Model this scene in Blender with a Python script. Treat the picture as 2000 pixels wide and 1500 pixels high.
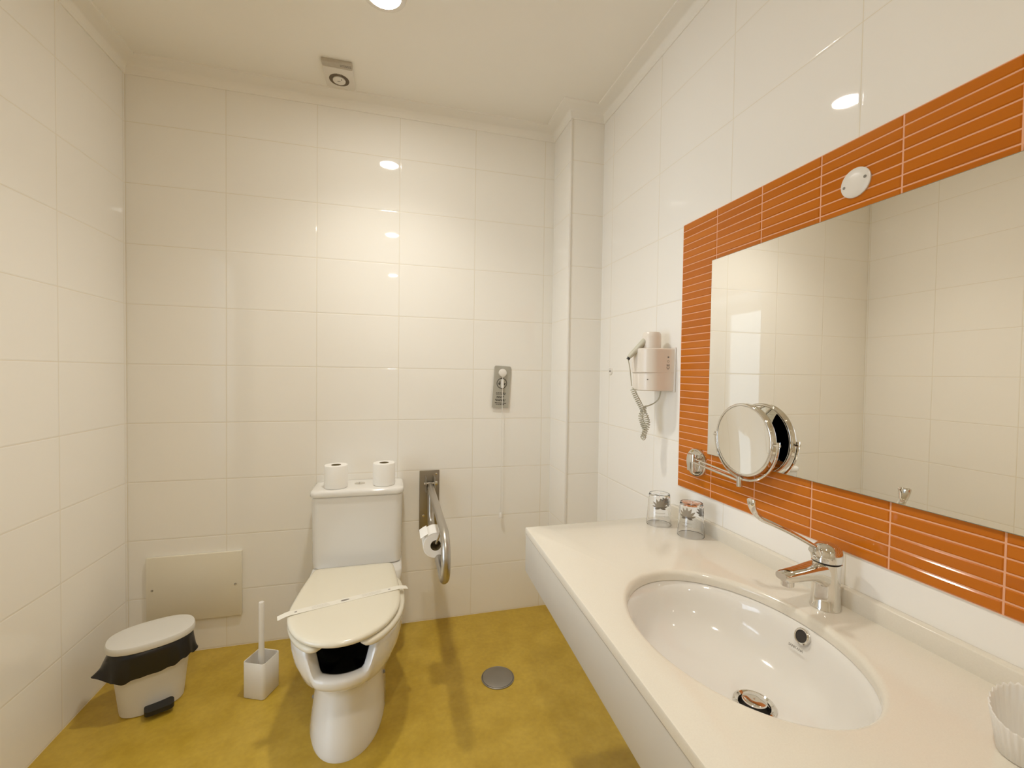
import bpy, bmesh, math, random
from mathutils import Vector, Matrix
random.seed(7)
for o in list(bpy.data.objects): bpy.data.objects.remove(o, do_unlink=True)
S = bpy.context.scene
COL = S.collection
PI = math.pi

# ------------------------------------------------------------------ room numbers
W = 2.0532      # room width (right wall)
PD = 0.2273     # pilaster depth
PX = 1.8832     # pilaster left face
YN = -4.35      # wall behind the camera
CZ = 2.5        # ceiling
CR = 2.4446     # underside of the cornice
CAMP = (1.0870, -2.1670, 1.2356)

# ------------------------------------------------------------------ camera
cd = bpy.data.cameras.new('camera'); cam = bpy.data.objects.new('camera', cd); COL.objects.link(cam)
yaw, pitch, roll = 0.2626, -0.0238, 0.0142
fw = Vector((math.sin(yaw)*math.cos(pitch), math.cos(yaw)*math.cos(pitch), math.sin(pitch)))
rt = Vector((math.cos(yaw), -math.sin(yaw), 0)); up = rt.cross(fw)
r2 = math.cos(roll)*rt + math.sin(roll)*up; u2 = -math.sin(roll)*rt + math.cos(roll)*up
m = Matrix((r2, u2, -fw)).transposed().to_4x4(); m.translation = CAMP
cam.matrix_world = m
cd.sensor_width = 36; cd.lens = 846.95/2000*36; cd.clip_start = 0.02
S.camera = cam

# ------------------------------------------------------------------ world and exposure
wd = bpy.data.worlds.new('world'); S.world = wd; wd.use_nodes = True
wd.node_tree.nodes['Background'].inputs[0].default_value = (0.75, 0.85, 1, 1)
wd.node_tree.nodes['Background'].inputs[1].default_value = 0.3
S.view_settings.view_transform = 'Standard'; S.view_settings.look = 'None'
S.view_settings.gamma = 1; S.view_settings.use_curve_mapping = False
S.view_settings.exposure = 0.0
S.cycles.max_bounces = 14; S.cycles.diffuse_bounces = 10; S.cycles.glossy_bounces = 7; S.cycles.transmission_bounces = 12
LAMP = 140.0; SPOT = (35.0, 25.0, 16.0); SPOT_ANGLE = 125
LAMP_COL = (1.0, 0.965, 0.885, 1)
DAY = 4.2; FILL = 5.8
LAMPS = [(1.04, -0.62), (1.045, -2.02), (1.045, -3.75)]

# ------------------------------------------------------------------ materials
def mat(name, col, rough=.5, metal=0, ior=1.5, spec=None, trans=0, coat=0):
    m = bpy.data.materials.new(name); m.use_nodes = True
    b = m.node_tree.nodes['Principled BSDF']
    b.inputs['Base Color'].default_value = (*col, 1); b.inputs['Roughness'].default_value = rough
    b.inputs['Metallic'].default_value = metal; b.inputs['IOR'].default_value = ior
    b.inputs['Transmission Weight'].default_value = trans
    b.inputs['Coat Weight'].default_value = coat
    if coat: b.inputs['Coat Roughness'].default_value = .04
    return m

def nodes(m): return m.node_tree.nodes, m.node_tree.links, m.node_tree.nodes['Principled BSDF']

def math_node(N, L, op, a, b=None, clamp=False):
    n = N.new('ShaderNodeMath'); n.operation = op; n.use_clamp = clamp
    for i, v in enumerate((a, b)):
        if v is None: continue
        if isinstance(v, (int, float)): n.inputs[i].default_value = v
        else: L.new(v, n.inputs[i])
    return n.outputs[0]

def add_noise(m, scale, c1, c2, bump=0, bscale=None, detail=4):
    N, L, b = nodes(m)
    g = N.new('ShaderNodeNewGeometry')
    n = N.new('ShaderNodeTexNoise'); n.inputs['Scale'].default_value = scale; n.inputs['Detail'].default_value = detail
    L.new(g.outputs['Position'], n.inputs['Vector'])
    r = N.new('ShaderNodeValToRGB'); r.color_ramp.elements[0].position = .3; r.color_ramp.elements[1].position = .7
    r.color_ramp.elements[0].color = (*c1, 1); r.color_ramp.elements[1].color = (*c2, 1)
    L.new(n.outputs['Fac'], r.inputs['Fac']); L.new(r.outputs['Color'], b.inputs['Base Color'])
    if bump:
        n2 = N.new('ShaderNodeTexNoise'); n2.inputs['Scale'].default_value = bscale or scale
        L.new(g.outputs['Position'], n2.inputs['Vector'])
        bp = N.new('ShaderNodeBump'); bp.inputs['Strength'].default_value = bump; bp.inputs['Distance'].default_value = .002
        L.new(n2.outputs['Fac'], bp.inputs['Height']); L.new(bp.outputs['Normal'], b.inputs['Normal'])
    return m

def tile_mat(name, axis, u0, pu, z0=.0036, pz=.25, col=(.90, .88, .835)):
    """large glazed wall tile: thin grout joints from world position, pillowed joint edges, slightly wavy glaze"""
    m = mat(name, col, .07, ior=1.5)
    N, L, b = nodes(m)
    g = N.new('ShaderNodeNewGeometry'); s = N.new('ShaderNodeSeparateXYZ'); L.new(g.outputs['Position'], s.inputs[0])
    ds = []
    for out, o, p in ((s.outputs['XYZ'.index(axis)], u0, pu), (s.outputs[2], z0, pz)):
        t = math_node(N, L, 'SUBTRACT', out, o); t = math_node(N, L, 'DIVIDE', t, p)
        t = math_node(N, L, 'FRACT', t); t = math_node(N, L, 'SUBTRACT', t, .5); t = math_node(N, L, 'ABSOLUTE', t)
        t = math_node(N, L, 'SUBTRACT', .5, t); ds.append(math_node(N, L, 'MULTIPLY', t, p))
    d = math_node(N, L, 'MINIMUM', ds[0], ds[1])
    mr = N.new('ShaderNodeMapRange'); mr.interpolation_type = 'SMOOTHSTEP'
    mr.inputs['From Min'].default_value = .0005; mr.inputs['From Max'].default_value = .0016
    L.new(d, mr.inputs['Value'])
    mx = N.new('ShaderNodeMix'); mx.data_type = 'RGBA'
    mx.inputs[6].default_value = (col[0]*.84, col[1]*.80, col[2]*.70, 1); mx.inputs[7].default_value = (*col, 1)
    L.new(mr.outputs[0], mx.inputs[0]); L.new(mx.outputs[2], b.inputs['Base Color'])
    rr = N.new('ShaderNodeMapRange'); rr.inputs['To Min'].default_value = .6; rr.inputs['To Max'].default_value = .03
    L.new(mr.outputs[0], rr.inputs['Value']); L.new(rr.outputs[0], b.inputs['Roughness'])
    m2 = N.new('ShaderNodeMapRange'); m2.interpolation_type = 'SMOOTHSTEP'
    m2.inputs['From Min'].default_value = .0; m2.inputs['From Max'].default_value = .005
    L.new(d, m2.inputs['Value'])
    nz = N.new('ShaderNodeTexNoise'); nz.inputs['Scale'].default_value = 3; nz.inputs['Detail'].default_value = 1
    L.new(g.outputs['Position'], nz.inputs['Vector'])
    h = math_node(N, L, 'MULTIPLY', nz.outputs['Fac'], .04); h = math_node(N, L, 'ADD', h, m2.outputs[0])
    bp = N.new('ShaderNodeBump'); bp.inputs['Strength'].default_value = .6; bp.inputs['Distance'].default_value = .0009
    L.new(h, bp.inputs['Height']); L.new(bp.outputs['Normal'], b.inputs['Normal'])
    return m

M = {}
M['tile_back'] = tile_mat('glazed_tile_back', 'X', .0025, .366)
M['tile_left'] = tile_mat('glazed_tile_left', 'Y', -.0088, .366)
M['tile_right'] = tile_mat('glazed_tile_right', 'Y', -.325, .372)
M['tile_pil'] = tile_mat('glazed_tile_pilaster', 'X', .55, 3.0)
M['tile_pil_side'] = tile_mat('glazed_tile_pilaster_side', 'Y', .9, 3.0)
M['ceiling'] = add_noise(mat('ceiling_paint', (.90, .88, .83), .75), 3, (.895, .875, .825), (.905, .885, .835))
M['cornice'] = mat('cornice_paint', (.90, .88, .83), .6)
M['floor'] = mat('mustard_vinyl', (.40, .26, .05), .33)
M['grout_peach'] = mat('peach_grout', (.80, .42, .25), .7)
M['orange'] = mat('orange_glazed_tile', (.60, .17, .035), .1)
M['mirror'] = mat('mirror_silver', (.94, .93, .90), .0, 1)
M['mirror_edge'] = mat('mirror_edge', (.25, .28, .22), .2)
M['chrome'] = mat('chrome', (.78, .76, .72), .06, 1)
M['steel'] = mat('brushed_steel', (.50, .47, .42), .32, 1)
M['plate_steel'] = mat('dull_plate_steel', (.34, .31, .26), .35, 1)
M['drain_steel'] = mat('dull_drain_steel', (.30, .28, .25), .42, .8)
M['ceramic'] = mat('white_ceramic', (.80, .78, .74), .08, coat=.3)
M['cistern'] = mat('white_ceramic_cistern', (.80, .785, .755), .1)
M['seat'] = mat('cream_seat_plastic', (.78, .73, .60), .16)
M['solid'] = mat('cream_solid_surface', (.80, .755, .655), .13)
M['fascia'] = mat('white_laminate', (.64, .61, .55), .35)
M['white_plastic'] = mat('white_plastic', (.80, .77, .72), .3)
M['bin_plastic'] = mat('off_white_plastic', (.72, .70, .65), .4)
M['panel'] = mat('cream_panel', (.80, .75, .62), .3)
M['black'] = mat('black_bowl_inside', (.006, .006, .005), .35)  # one near-black colour for the inside of the toilet bowl
M['black_plastic'] = mat('black_plastic', (.012, .011, .010), .4)
M['bag'] = mat('black_bin_liner', (.010, .008, .007), .28)
M['paper'] = mat('white_tissue_paper', (.86, .84, .80), .9)
M['card_core'] = mat('brown_cardboard', (.22, .17, .08), .9)
M['band'] = mat('white_paper_band', (.82, .785, .69), .8)
M['glass'] = mat('clear_glass', (1, 1, 1), .0, ior=1.45, trans=1)
M['print'] = mat('grey_brown_print', (.30, .255, .19), .5)
M['tag_grey'] = mat('silver_grey_card', (.42, .40, .34), .45)
M['tag_ink'] = mat('dark_print', (.06, .055, .045), .6)
M['grey_handle'] = mat('grey_beige_plastic', (.55, .53, .43), .4)
M['cord'] = mat('grey_beige_cord', (.50, .48, .38), .5)
M['grey_ink'] = mat('grey_ink', (.25, .23, .20), .6)
M['dryer'] = mat('beige_white_plastic', (.80, .74, .66), .3)
M['vent'] = mat('vent_plastic', (.76, .72, .65), .45)
M['vent_strip'] = mat('vent_strip_plastic', (.50, .45, .37), .45)
M['slots'] = mat('brown_slots', (.16, .12, .08), .7)
M['dark'] = mat('dark_slots', (.03, .025, .02), .7)
M['door'] = mat('pale_door', (.62, .56, .46), .4)
M['hall'] = mat('hall_paint', (.75, .74, .72), .8)
M['hall_floor'] = mat('hall_floor', (.35, .27, .18), .5)
add_noise(M['floor'], 9, (.50, .325, .028), (.62, .42, .055), detail=6)
_N, _L, _b = nodes(M['floor'])
_n2 = _N.new('ShaderNodeTexNoise'); _n2.inputs['Scale'].default_value = 60; _n2.inputs['Detail'].default_value = 3
_g = _N.new('ShaderNodeNewGeometry'); _L.new(_g.outputs['Position'], _n2.inputs['Vector'])
_mx = _N.new('ShaderNodeMix'); _mx.data_type = 'RGBA'; _mx.blend_type = 'MULTIPLY'; _mx.inputs[0].default_value = .25
_L.new(_b.inputs['Base Color'].links[0].from_socket, _mx.inputs[6]); _L.new(_n2.outputs['Fac'], _mx.inputs[7])
_L.new(_mx.outputs[2], _b.inputs['Base Color'])
_bp = _N.new('ShaderNodeBump'); _bp.inputs['Strength'].default_value = .12; _bp.inputs['Distance'].default_value = .002
_L.new(_n2.outputs['Fac'], _bp.inputs['Height']); _L.new(_bp.outputs['Normal'], _b.inputs['Normal'])
# orange tiles: each tile its own slight shade
_N, _L, _b = nodes(M['orange'])
_g = _N.new('ShaderNodeNewGeometry'); _r = _N.new('ShaderNodeValToRGB')
_b.inputs['Specular IOR Level'].default_value = .35
_r.color_ramp.elements[0].color = (.50, .135, .006, 1); _r.color_ramp.elements[1].color = (.57, .168, .012, 1)
_L.new(_g.outputs['Random Per Island'], _r.inputs['Fac']); _L.new(_r.outputs['Color'], _b.inputs['Base Color'])
# fine speckle in the solid surface
add_noise(M['solid'], 420, (.752, .704, .610), (.778, .735, .640))

def emis(name, col, st):
    m = bpy.data.materials.new(name); m.use_nodes = True; N = m.node_tree.nodes; L = m.node_tree.links
    N.clear(); o = N.new('ShaderNodeOutputMaterial'); e = N.new('ShaderNodeEmission')
    e.inputs[0].default_value = col; e.inputs[1].default_value = st; L.new(e.outputs[0], o.inputs[0]); return m
M['lamp'] = emis('lamp_glow', LAMP_COL, LAMP)
M['daylight'] = emis('daylight_glow', (.70, .86, 1, 1), DAY)
M['fill_glow'] = emis('added_fill_glow', (.72, .84, 1, 1), FILL)  # glow of the added fill pane in the hall

# ------------------------------------------------------------------ mesh helpers
def mk(name, V, F, m, parent=None, loc=None, sharp=35, mats=None):
    """link a mesh; verts are in world space, the object origin goes to the parent's base (or loc)"""
    me = bpy.data.meshes.new(name)
    base = Vector(parent.get('_base', (0, 0, 0))) if parent is not None else Vector(loc or (0, 0, 0))
    bm = bmesh.new(); vs = [bm.verts.new(Vector(v) - base) for v in V]
    for i, f in enumerate(F):
        mi = 0
        if mats is not None: mi = mats[i]
        try:
            fc = bm.faces.new([vs[k] for k in f]); fc.material_index = mi; fc.smooth = True
        except ValueError: pass
    bmesh.ops.recalc_face_normals(bm, faces=bm.faces)
    for e in bm.edges:
        if len(e.link_faces) == 2 and e.calc_face_angle(0) > math.radians(sharp): e.smooth = False
    bm.to_mesh(me); bm.free()
    for mm in (m if isinstance(m, list) else [m]): me.materials.append(mm)
    o = bpy.data.objects.new(name, me); COL.objects.link(o)
    if parent is not None: o.parent = parent
    else: o.location = base
    return o

class G:
    """geometry collector"""
    def __init__(s): s.V = []; s.F = []; s.MI = []
    def add(s, V, F, mi=0):
        n = len(s.V); s.V += [tuple(v) for v in V]; s.F += [tuple(i+n for i in f) for f in F]; s.MI += [mi]*len(F); return s
    def build(s, name, m, parent=None, loc=None, sharp=35): return mk(name, s.V, s.F, m, parent, loc, sharp, s.MI)

def thing(name, label, cat, loc, group=None):
    o = bpy.data.objects.new(name, None); COL.objects.link(o); o.location = loc; o.empty_display_size = .05
    o['label'] = label; o['category'] = cat; o['_base'] = tuple(loc)
    if group: o['group'] = group
    return o
def tag(o, label, cat, group=None):
    o['label'] = label; o['category'] = cat
    if group: o['group'] = group
    return o
def struct(o): o['kind'] = 'structure'; return o
def sub(parent_part, o):
    """make o a sub-part of a part whose origin equals the thing's base"""
    o.parent = parent_part; return o

def box(x0, x1, y0, y1, z0, z1):
    V = [(x, y, z) for z in (z0, z1) for y in (y0, y1) for x in (x0, x1)]
    return V, [(0, 2, 3, 1), (4, 5, 7, 6), (0, 1, 5, 4), (2, 6, 7, 3), (0, 4, 6, 2), (1, 3, 7, 5)]

def bevbox(x0, x1, y0, y1, z0, z1, b, seg=2):
    bm = bmesh.new(); V, F = box(x0, x1, y0, y1, z0, z1)
    vs = [bm.verts.new(v) for v in V]
    for f in F: bm.faces.new([vs[i] for i in f])
    bmesh.ops.bevel(bm, geom=bm.edges[:], offset=b, segments=seg, profile=.5, affect='EDGES')
    bm.verts.index_update(); V = [tuple(v.co) for v in bm.verts]; F = [tuple(v.index for v in f.verts) for f in bm.faces]
    bm.free(); return V, F

def loft(rings, cap0=True, cap1=True, closed=True):
    n = len(rings[0]); V = [p for r in rings for p in r]; F = []
    for i in range(len(rings)-1):
        for j in range(n if closed else n-1):
            k = (j+1) % n
            F.append((i*n+j, i*n+k, (i+1)*n+k, (i+1)*n+j))
    if cap0: F.append(tuple(range(n)))
    if cap1: F.append(tuple((len(rings)-1)*n+j for j in range(n)))
    return V, F

def lathe(c, prof, n=40, axis='Z', sx=1, sy=1, cap0=False, cap1=False, rot=0):
    """profile (r, h) about an axis through c"""
    rings = []
    for r, h in prof:
        ring = []
        for j in range(n):
            a = 2*PI*j/n + rot; p = (r*math.cos(a)*sx, r*math.sin(a)*sy, h)
            if axis == 'X': p = (p[2], p[0], p[1])
            if axis == 'Y': p = (p[0], p[2], p[1])
            ring.append((c[0]+p[0], c[1]+p[1], c[2]+p[2]))
        rings.append(ring)
    return loft(rings, cap0, cap1)

def tube(path, r, n=12, caps=True, flat=None, upv=None):
    """round tube along a path; r number or list; flat = list of height factors"""
    P = [Vector(p) for p in path]; rings = []
    t = (P[1]-P[0]).normalized()
    ref = Vector(upv) if upv else (Vector((0, 0, 1)) if abs(t.z) < .9 else Vector((1, 0, 0)))
    nrm = (ref - t*ref.dot(t)).normalized()
    for i, p in enumerate(P):
        if i == 0: tt = P[1]-P[0]
        elif i == len(P)-1: tt = P[-1]-P[-2]
        else: tt = P[i+1]-P[i-1]
        tt.normalize(); nrm = (nrm - tt*nrm.dot(tt)).normalized(); bn = tt.cross(nrm)
        ri = r[i] if isinstance(r, (list, tuple)) else r
        fl = flat[i] if flat else 1
        rings.append([tuple(p + nrm*ri*fl*math.sin(2*PI*j/n) + bn*ri*math.cos(2*PI*j/n)) for j in range(n)])
    return loft(rings, caps, caps)

def spline(pts, k=8):
    P = [Vector(p) for p in pts]; P = [P[0]*2-P[1]] + P + [P[-1]*2-P[-2]]; out = []
    for i in range(1, len(P)-2):
        for s in range(k):
            t = s/k; a, b, c, d = P[i-1], P[i], P[i+1], P[i+2]
            out.append(.5*((2*b)+(c-a)*t+(2*a-5*b+4*c-d)*t*t+(3*b-a-3*c+d)*t**3))
    out.append(P[-2]); return out

def rrect(x0, x1, y0, y1, r, z, k=6):
    pts = []
    for cx, cy, a0 in ((x1-r, y1-r, 0), (x0+r, y1-r, 90), (x0+r, y0+r, 180), (x1-r, y0+r, 270)):
        for i in range(k+1):
            a = math.radians(a0+90*i/k); pts.append((cx+r*math.cos(a), cy+r*math.sin(a), z))
    return pts

def rot2(V, c, a):
    ca, sa = math.cos(a), math.sin(a)
    return [(c[0]+(x-c[0])*ca-(y-c[1])*sa, c[1]+(x-c[0])*sa+(y-c[1])*ca, z) for x, y, z in V]

def text_mesh(body, size, M4, name, m, parent, ext=.0003):
    cu = bpy.data.curves.new('t', 'FONT'); cu.body = body; cu.size = size; cu.extrude = ext
    cu.align_x = 'CENTER'; cu.align_y = 'CENTER'; cu.resolution_u = 3
    o = bpy.data.objects.new('t', cu); COL.objects.link(o)
    dg = bpy.context.evaluated_depsgraph_get(); me = o.evaluated_get(dg).to_mesh()
    V = [tuple(M4 @ v.co) for v in me.vertices]; F = [tuple(p.vertices) for p in me.polygons]
    o.evaluated_get(dg).to_mesh_clear(); bpy.data.objects.remove(o); bpy.data.curves.remove(cu)
    return mk(name, V, F, m, parent)

# ------------------------------------------------------------------ room shell
T = .12
struct(G().add(*box(-T, W+T, YN-T, T, -.1, 0)).build('floor', M['floor']))
struct(G().add(*box(-T, W+T, YN-T, T, CZ, CZ+.1)).build('ceiling', M['ceiling']))
struct(G().add(*box(-T, W+T, 0, T, 0, CZ)).build('wall_back', M['tile_back']))
struct(G().add(*box(W, W+T, YN, 0, 0, CZ)).build('wall_right', M['tile_right']))
struct(G().add(*box(-T, W+T, YN-T, YN, 0, CZ)).build('wall_front', M['tile_back']))
DY0, DY1, DH = -1.66, -.858, 2.02       # doorway in the left wall
g = G(); g.add(*box(-T, 0, DY1, 0, 0, CZ)); g.add(*box(-T, 0, YN, DY0, 0, CZ)); g.add(*box(-T, 0, DY0, DY1, DH, CZ))
struct(g.build('wall_left', M['tile_left']))
g = G(); V, F = box(PX, W, -PD, 0, 0, CZ)
g.add(V, [F[2], F[3]], 0); g.add(V, [F[4], F[5]], 1); struct(g.build('wall_pilaster', [M['tile_pil'], M['tile_pil_side']]))
# cornice
prof = [(0, CR-.0), (.004, CR), (.007, CR+.006)]
for i in range(9):
    a = PI/2*i/8; prof.append((.007+.046*(1-math.cos(a)), CR+.006+.040*math.sin(a)))
prof += [(.056, CR+.048), (.062, CR+.050), (.063, CZ), (0, CZ)]
def outline(d): return [(d, YN+d), (W-d, YN+d), (W-d, -PD-d), (PX-d, -PD-d), (PX-d, -d), (d, -d)]
rings = [[(x, y, z) for x, y in outline(d)] for d, z in prof]
struct(G().add(*loft(rings, False, False)).build('trim_1', M['cornice'], sharp=50))
# rounded bead on the pilaster corner
struct(G().add(*tube([(PX+.001, -PD+.001, 0), (PX+.001, -PD+.001, CR+.01)], .006, 12)).build('trim_3', M['white_plastic']))
# door frame and leaf (opened outwards into the hall)
g = G()
for y0, y1 in ((DY0-.05, DY0), (DY1, DY1+.012)): g.add(*box(-T-.01, .003 if y1 > DY1 else .012, y0, y1, 0, DH+.0))
g.add(*box(-T-.01, .012, DY0-.05, DY1+.012, DH, DH+.045)); struct(g.build('trim_4', M['door']))
d1 = struct(G().add(*bevbox(-.92, -T-.02, DY1+.005, DY1+.045, .01, DH-.01, .003)).build('door_1', M['door']))
mk('door_handle', *tube([(-.86, DY1+.005, 1.02), (-.86, DY1-.045, 1.02), (-.75, DY1-.045, 1.02)], .009, 10), M['chrome']).parent = d1
# hall beyond the doorway with a daylit window and an added fill pane
g = G(); g.add(*box(-3.1, -T, -5, .6, -.1, -.002)); struct(g.build('floor_hall', M['hall_floor']))
struct(G().add(*box(-3.1, -T, -5, .6, 2.55, 2.6)).build('ceiling_hall', M['hall']))
struct(G().add(*box(-3.1, -T, .5, .6, 0, 2.55)).build('wall_hall_back', M['hall']))
struct(G().add(*box(-3.1, -T, -5, -4.9, 0, 2.55)).build('wall_hall_front', M['hall']))
g = G(); g.add(*box(-3.1, -3.0, -4.9, -4.66, 0, 2.55)); g.add(*box(-3.1, -3.0, -3.0, -2.8, 0, 2.55)); g.add(*box(-3.1, -3.0, -.9, .5, 0, 2.55)); g.add(*box(-3.1, -3.0, -2.8, -.9, 2.3, 2.55)); g.add(*box(-3.1, -3.0, -4.66, -3.0, 2.42, 2.55))
struct(g.build('wall_hall_left', M['hall']))
w1 = struct(G().add(*box(-3.08, -3.06, -4.66, -3.0, 0, 2.42)).build('window_1', M['daylight']))
g = G()
for y in (-4.66, -3.85, -3.05): g.add(*box(-3.06, -3.03, y, y+.03 if y < -4 else y+.05, 0, 2.42))
g.add(*box(-3.06, -3.03, -4.66, -3.0, 2.38, 2.42)); g.add(*box(-3.06, -3.03, -4.66, -3.0, 0, .04))
o = g.build('window_frame', M['white_plastic']); o.parent = w1
w2 = struct(G().add(*box(-3.08, -3.06, -2.8, -.9, 0, 2.3)).build('added_fill_pane', M['fill_glow']))  # added glowing pane for cool fill light, not a known window
g = G()
for y in (-2.8, -1.88, -.95): g.add(*box(-3.06, -3.03, y, y+.05, 0, 2.3))
g.add(*box(-3.06, -3.03, -2.8, -.9, 2.25, 2.3)); g.add(*box(-3.06, -3.03, -2.8, -.9, 0, .04))
o = g.build('window_frame', M['white_plastic']); o.parent = w2  # frame round the added fill pane

# ------------------------------------------------------------------ orange border tiles round the mirror (real tiles over peach grout)
BY0, BZ0, BZ1 = -.853, .8515, 1.7575
MY0, MZ0, MZ1 = -1.006, .990, 1.600
BY1, MY1 = -2.09, -1.92
PR = (BZ1-BZ0)/38
g = G(); g.add(*box(W-.0032, W+.001, BY1, BY0, BZ0, BZ1), 0)
cols = [BY0] + [-1.017-.1708*k for k in range(7)]
cols = [c for c in cols if c > BY1] + [BY1]
gp = .0012
for r in range(38):
    z0, z1 = BZ0+PR*r+gp, BZ0+PR*(r+1)-gp
    for a, b in zip(cols[:-1], cols[1:]):
        y1, y0 = a-gp, b+gp
        inner = z0 > MZ0+.004 and z1 < MZ1-.004
        if inner and y1 < MY0-.02 and y0 > MY1+.02: continue
        x0 = W-.003; x1 = W-.0048; e = .0022
        V = [(x0, y0, z0), (x0, y1, z0), (x0, y1, z1), (x0, y0, z1), (x1, y0+e, z0+e), (x1, y1-e, z0+e), (x1, y1-e, z1-e), (x1, y0+e, z1-e)]
        g.add(V, [(4, 5, 6, 7), (0, 1, 5, 4), (1, 2, 6, 5), (2, 3, 7, 6), (3, 0, 4, 7)], 1)
struct(g.build('trim_2', [M['grout_peach'], M['orange']], sharp=25))

# wall mirror
t = thing('wall_mirror', 'large frameless rectangular mirror on right wall inside the orange tile border', 'mirror', (W, (MY0+MY1)/2, MZ0))
V, F = bevbox(W-.0105, W-.0049, MY1, MY0, MZ0, MZ1, .0008, 1)
g = G(); g.add(V, F); o = g.build('glass_edge', M['mirror_edge'], t)
g = G(); g.add(*box(W-.0109, W-.0102, MY1+.0015, MY0-.0015, MZ0+.0015, MZ1-.0015)); g.build('mirror_face', M['mirror'], t)

# ------------------------------------------------------------------ round cover plate in the border
t = thing('cover_plate', 'white round screwed cover plate on orange tiles above the mirror', 'cover', (W, -1.441, 1.660))
g = G(); g.add(*lathe((W-.0045, -1.441, 1.660), [(.0315, 0), (.0315, -.003), (.029, -.0048), (.015, -.0065), (.001, -.007)], 40, 'X', cap1=True)); g.build('plate', M['white_plastic'], t)
for dy, dz in ((-.022, .004), (.022, -.004)):
    g = G(); g.add(*lathe((W-.0095, -1.441+dy, 1.660+dz), [(.0032, .002), (.0032, -.001), (.001, -.0014)], 14, 'X', cap1=True)); g.build('screw', M['grey_ink'], t)

# ------------------------------------------------------------------ ceiling downlights and vent
def downlight(x, y):
    labels = {0: 'round glowing ceiling downlight above the toilet side of the room', 1: 'round ceiling downlight over the camera position in mid room', 2: 'round ceiling downlight at the far end behind the camera'}
    i = LAMPS.index((x, y))
    t = thing('ceiling_downlight', labels[i], 'light', (x, y, CZ), 'recessed ceiling downlights')
    g = G(); g.add(*lathe((x, y, CZ), [(.074, .001), (.074, -.002), (.070, -.005), (.056, -.005), (.053, .001)], 48)); g.build('trim_ring', M['white_plastic'], t)
    g = G(); g.add(*lathe((x, y, CZ), [(.0535, -.001), (.045, -.004), (.03, -.006), (.001, -.007)], 48, cap1=True)); g.build('lamp_lens', M['lamp'], t)
    ld = bpy.data.lights.new('beam', 'SPOT'); ld.energy = SPOT[i]; ld.color = LAMP_COL[:3]; ld.spot_size = math.radians(SPOT_ANGLE); ld.spot_blend = 1; ld.shadow_soft_size = .045
    lo = bpy.data.objects.new('beam', ld); COL.objects.link(lo); lo.parent = t; lo.location = (0, 0, -.03)
for p in LAMPS: downlight(*p)
t = thing('ceiling_downlight', 'round ceiling downlight in the hall outside the doorway', 'light', (-1.40, -2.12, 2.55))
g = G(); g.add(*lathe((-1.40, -2.12, 2.55), [(.074, .001), (.074, -.002), (.070, -.005), (.062, -.005), (.059, .001)], 48)); g.build('trim_ring', M['white_plastic'], t)
g = G(); g.add(*lathe((-1.40, -2.12, 2.55), [(.060, -.001), (.05, -.004), (.001, -.007)], 48, cap1=True)); g.build('lamp_lens', M['lamp'], t)

t = thing('extractor_vent', 'small square white plastic ceiling vent with round grille near back cornice', 'vent', (.846, -.168, CZ))
g = G(); g.add(*bevbox(.787, .906, -.222, -.090, 2.481, CZ+.001, .006)); g.build('housing', M['vent'], t)
g = G(); g.add(*bevbox(.787, .906, -.250, -.2205, 2.484, CZ+.001, .004)); g.build('label_strip', M['vent_strip'], t)
g = G()
for k in range(40):
    a = 2*PI*k/40; ca, sa = math.cos(a), math.sin(a); w = .0022
    V = [(.845+ca*r-sa*s*w, -.150+sa*r+ca*s*w, z) for z in (2.4812, 2.4798) for r, s in ((.026, -1), (.026, 1), (.040, 1), (.040, -1))]
    g.add(V, [(0, 1, 2, 3), (4, 5, 6, 7), (0, 1, 5, 4), (1, 2, 6, 5), (2, 3, 7, 6), (3, 0, 4, 7)])
g.build('grille', M['slots'], t)
g = G(); g.add(*lathe((.845, -.150, 2.481), [(.0255, .001), (.0255, -.005), (.022, -.006), (.001, -.0062)], 40, cap1=True)); g.build('dial', M['vent'], t)
g = G(); g.add(*lathe((.856, -.163, 2.4745), [(.0022, .001), (.0022, -.001)], 12, cap1=True)); g.add(*box(.838, .850, -.151, -.149, 2.4742, 2.4750)); g.build('dial_mark', M['dark'], t)
g = G(); random.seed(3)
for yy in (-.2425, -.2345):
    x = .858
    while x < .898:
        w = random.uniform(.003, .008); g.add(*box(x, x+w, yy-.0018, yy+.0018, 2.4834, 2.4842)); x += w+.0015
g.build('printed_marks', M['grey_ink'], t)

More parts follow.
